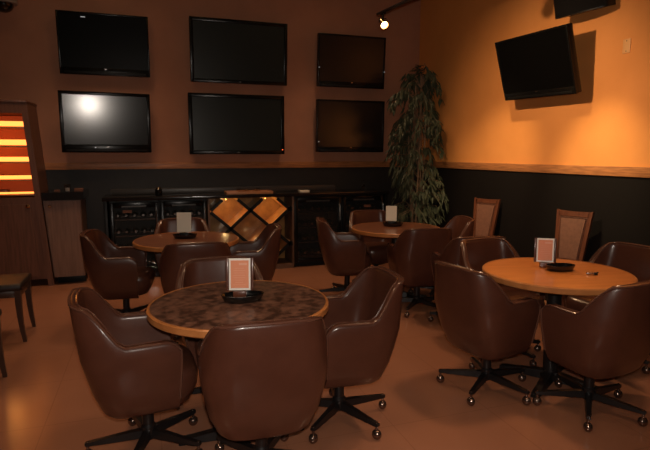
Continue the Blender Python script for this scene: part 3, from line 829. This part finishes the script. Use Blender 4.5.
# ------------------------------------------------------------------ plant
PX, PY = 3.46, 6.36
t = thing('potted_tree', 'tall artificial ficus tree with drooping leaves and cane trunks in the back corner', 'plant', (PX, PY, 0))
bm = nb(); add_lathe(bm, [(0, 0), (.15, 0), (.16, .02), (.20, .30), (.205, .33), (.185, .33), (.175, .28), (0, .28)], seg=28); obj('pot', bm, 'pot', t)
bm = nb(); add_lathe(bm, [(0, .279), (.176, .281), (.12, .30), (0, .31)], seg=24); obj('soil', bm, 'soil', t)
rnd = random.Random(5)
canes = []
for k in range(6):
    a = k*PI/3+.3; r0 = .055
    top = rnd.uniform(1.9, 2.5) if k else 2.6
    pts = []
    lx, ly = rnd.uniform(-.10, .10), rnd.uniform(-.08, .08)
    for i in range(12):
        f = i/11
        pts.append(Vector((r0*math.cos(a)+lx*f+.015*math.sin(5*f+k), r0*math.sin(a)+ly*f+.015*math.cos(4*f+k), .28+(top-.28)*f)))
    bm = nb(); add_tube(bm, pts, [.014-.006*i/11 for i in range(12)], 7); obj('trunk', bm, 'cane', t); canes.append(pts)
bmf = nb()
def leaf(bm, p, d, L_, W_):
    d = d.normalized(); s = d.cross(Vector((0, 0, 1)))
    if s.length < .05: s = Vector((1, 0, 0))
    s.normalize(); s = (s+Vector((rnd.uniform(-.5, .5), rnd.uniform(-.5, .5), rnd.uniform(-.5, .5)))*.6).normalized(); nn = s.cross(d).normalized()
    a = bm.verts.new(p); tip = bm.verts.new(p+d*L_+nn*(-.10*L_))
    m1 = bm.verts.new(p+d*L_*.42+s*W_+nn*.006); m2 = bm.verts.new(p+d*L_*.42-s*W_+nn*.006); mm = bm.verts.new(p+d*L_*.45-nn*.004)
    bm.faces.new((a, m1, mm)); bm.faces.new((a, mm, m2)); bm.faces.new((m1, tip, mm)); bm.faces.new((mm, tip, m2))
bmt = nb()
for k in range(170):
    z = 0.62+rnd.random()**.9*2.0
    a = rnd.uniform(0, 2*PI)
    env = .40*min(1, (2.80-z)/.42)**.7*(.80+.20*math.sin(z*9+a*2))*min(1, (z-.1)/.5)
    ci = canes[rnd.randrange(6)] if z < 2.0 else canes[0]
    st = min(ci, key=lambda q_: abs(q_.z-z+.12))
    end_r = env*rnd.uniform(.55, 1.05)
    end = Vector((end_r*math.cos(a), end_r*.92*math.sin(a), z))
    mid = (st+end)/2+Vector((0, 0, .09))
    tipp = end+Vector((math.cos(a)*.05, math.sin(a)*.05, -.16))
    pts = [st, mid, end, tipp]
    if any(abs(q_.x) > .41 or (PX+q_.x < 3.2 and PY+q_.y > 6.52 and q_.z < 1.15) for q_ in pts): continue
    add_tube(bmt, pts, [.0035, .003, .002, .0012], 4)
    # palmate drooping cluster along the branch
    for j in range(17):
        f = rnd.random()
        p = mid.lerp(end, f*2) if f < .5 else end.lerp(tipp, f*2-1)
        aa = a+rnd.uniform(-1.5, 1.5)
        dd = Vector((math.cos(aa)*.55, math.sin(aa)*.55, -rnd.uniform(.35, 1.25)))
        L_ = rnd.uniform(.09, .16)
        q_ = p+dd.normalized()*L_
        if q_.x > .415 or (PX+q_.x < 3.2 and PY+q_.y > 6.52 and q_.z < 1.15): continue
        leaf(bmf, p, dd, L_, rnd.uniform(.014, .022))
# crown tuft
for j in range(40):
    aa = rnd.uniform(0, 2*PI); leaf(bmf, Vector((rnd.uniform(-.04, .04), rnd.uniform(-.04, .04), 2.60+rnd.uniform(-.04, .06))), Vector((math.cos(aa), math.sin(aa), rnd.uniform(-.8, .7))), rnd.uniform(.07, .12), .014)
obj('branch', bmt, 'cane', t)
obj('foliage', bmf, 'leaf', t, smooth=False)

# ------------------------------------------------------------------ camera, flash, world
cam = bpy.data.cameras.new('camera'); co = bpy.data.objects.new('camera', cam); C.objects.link(co)
cam.sensor_fit = 'HORIZONTAL'; cam.sensor_width = 36; cam.lens = 36*520/650
co.location = (0, 0, 1.515); co.rotation_euler = (R(90-7.8), 0, R(-18.6)); cam.clip_start = .02
bpy.context.scene.camera = co
# the photographer's small flash, just above the lens
spot('camera_flash', (.01, -.01, 1.60), Vector((math.sin(R(18.6)), math.cos(R(18.6)), -.10)), 135, 95, col=(1, .88, .76), blend=.6, rad=.02)

w = bpy.data.worlds.new('world'); bpy.context.scene.world = w; w.use_nodes = True
w.node_tree.nodes['Background'].inputs[0].default_value = (.02, .012, .008, 1)
w.node_tree.nodes['Background'].inputs[1].default_value = .3
vs = bpy.context.scene.view_settings
vs.view_transform = 'Standard'; vs.look = 'None'; vs.exposure = 0; vs.gamma = 1
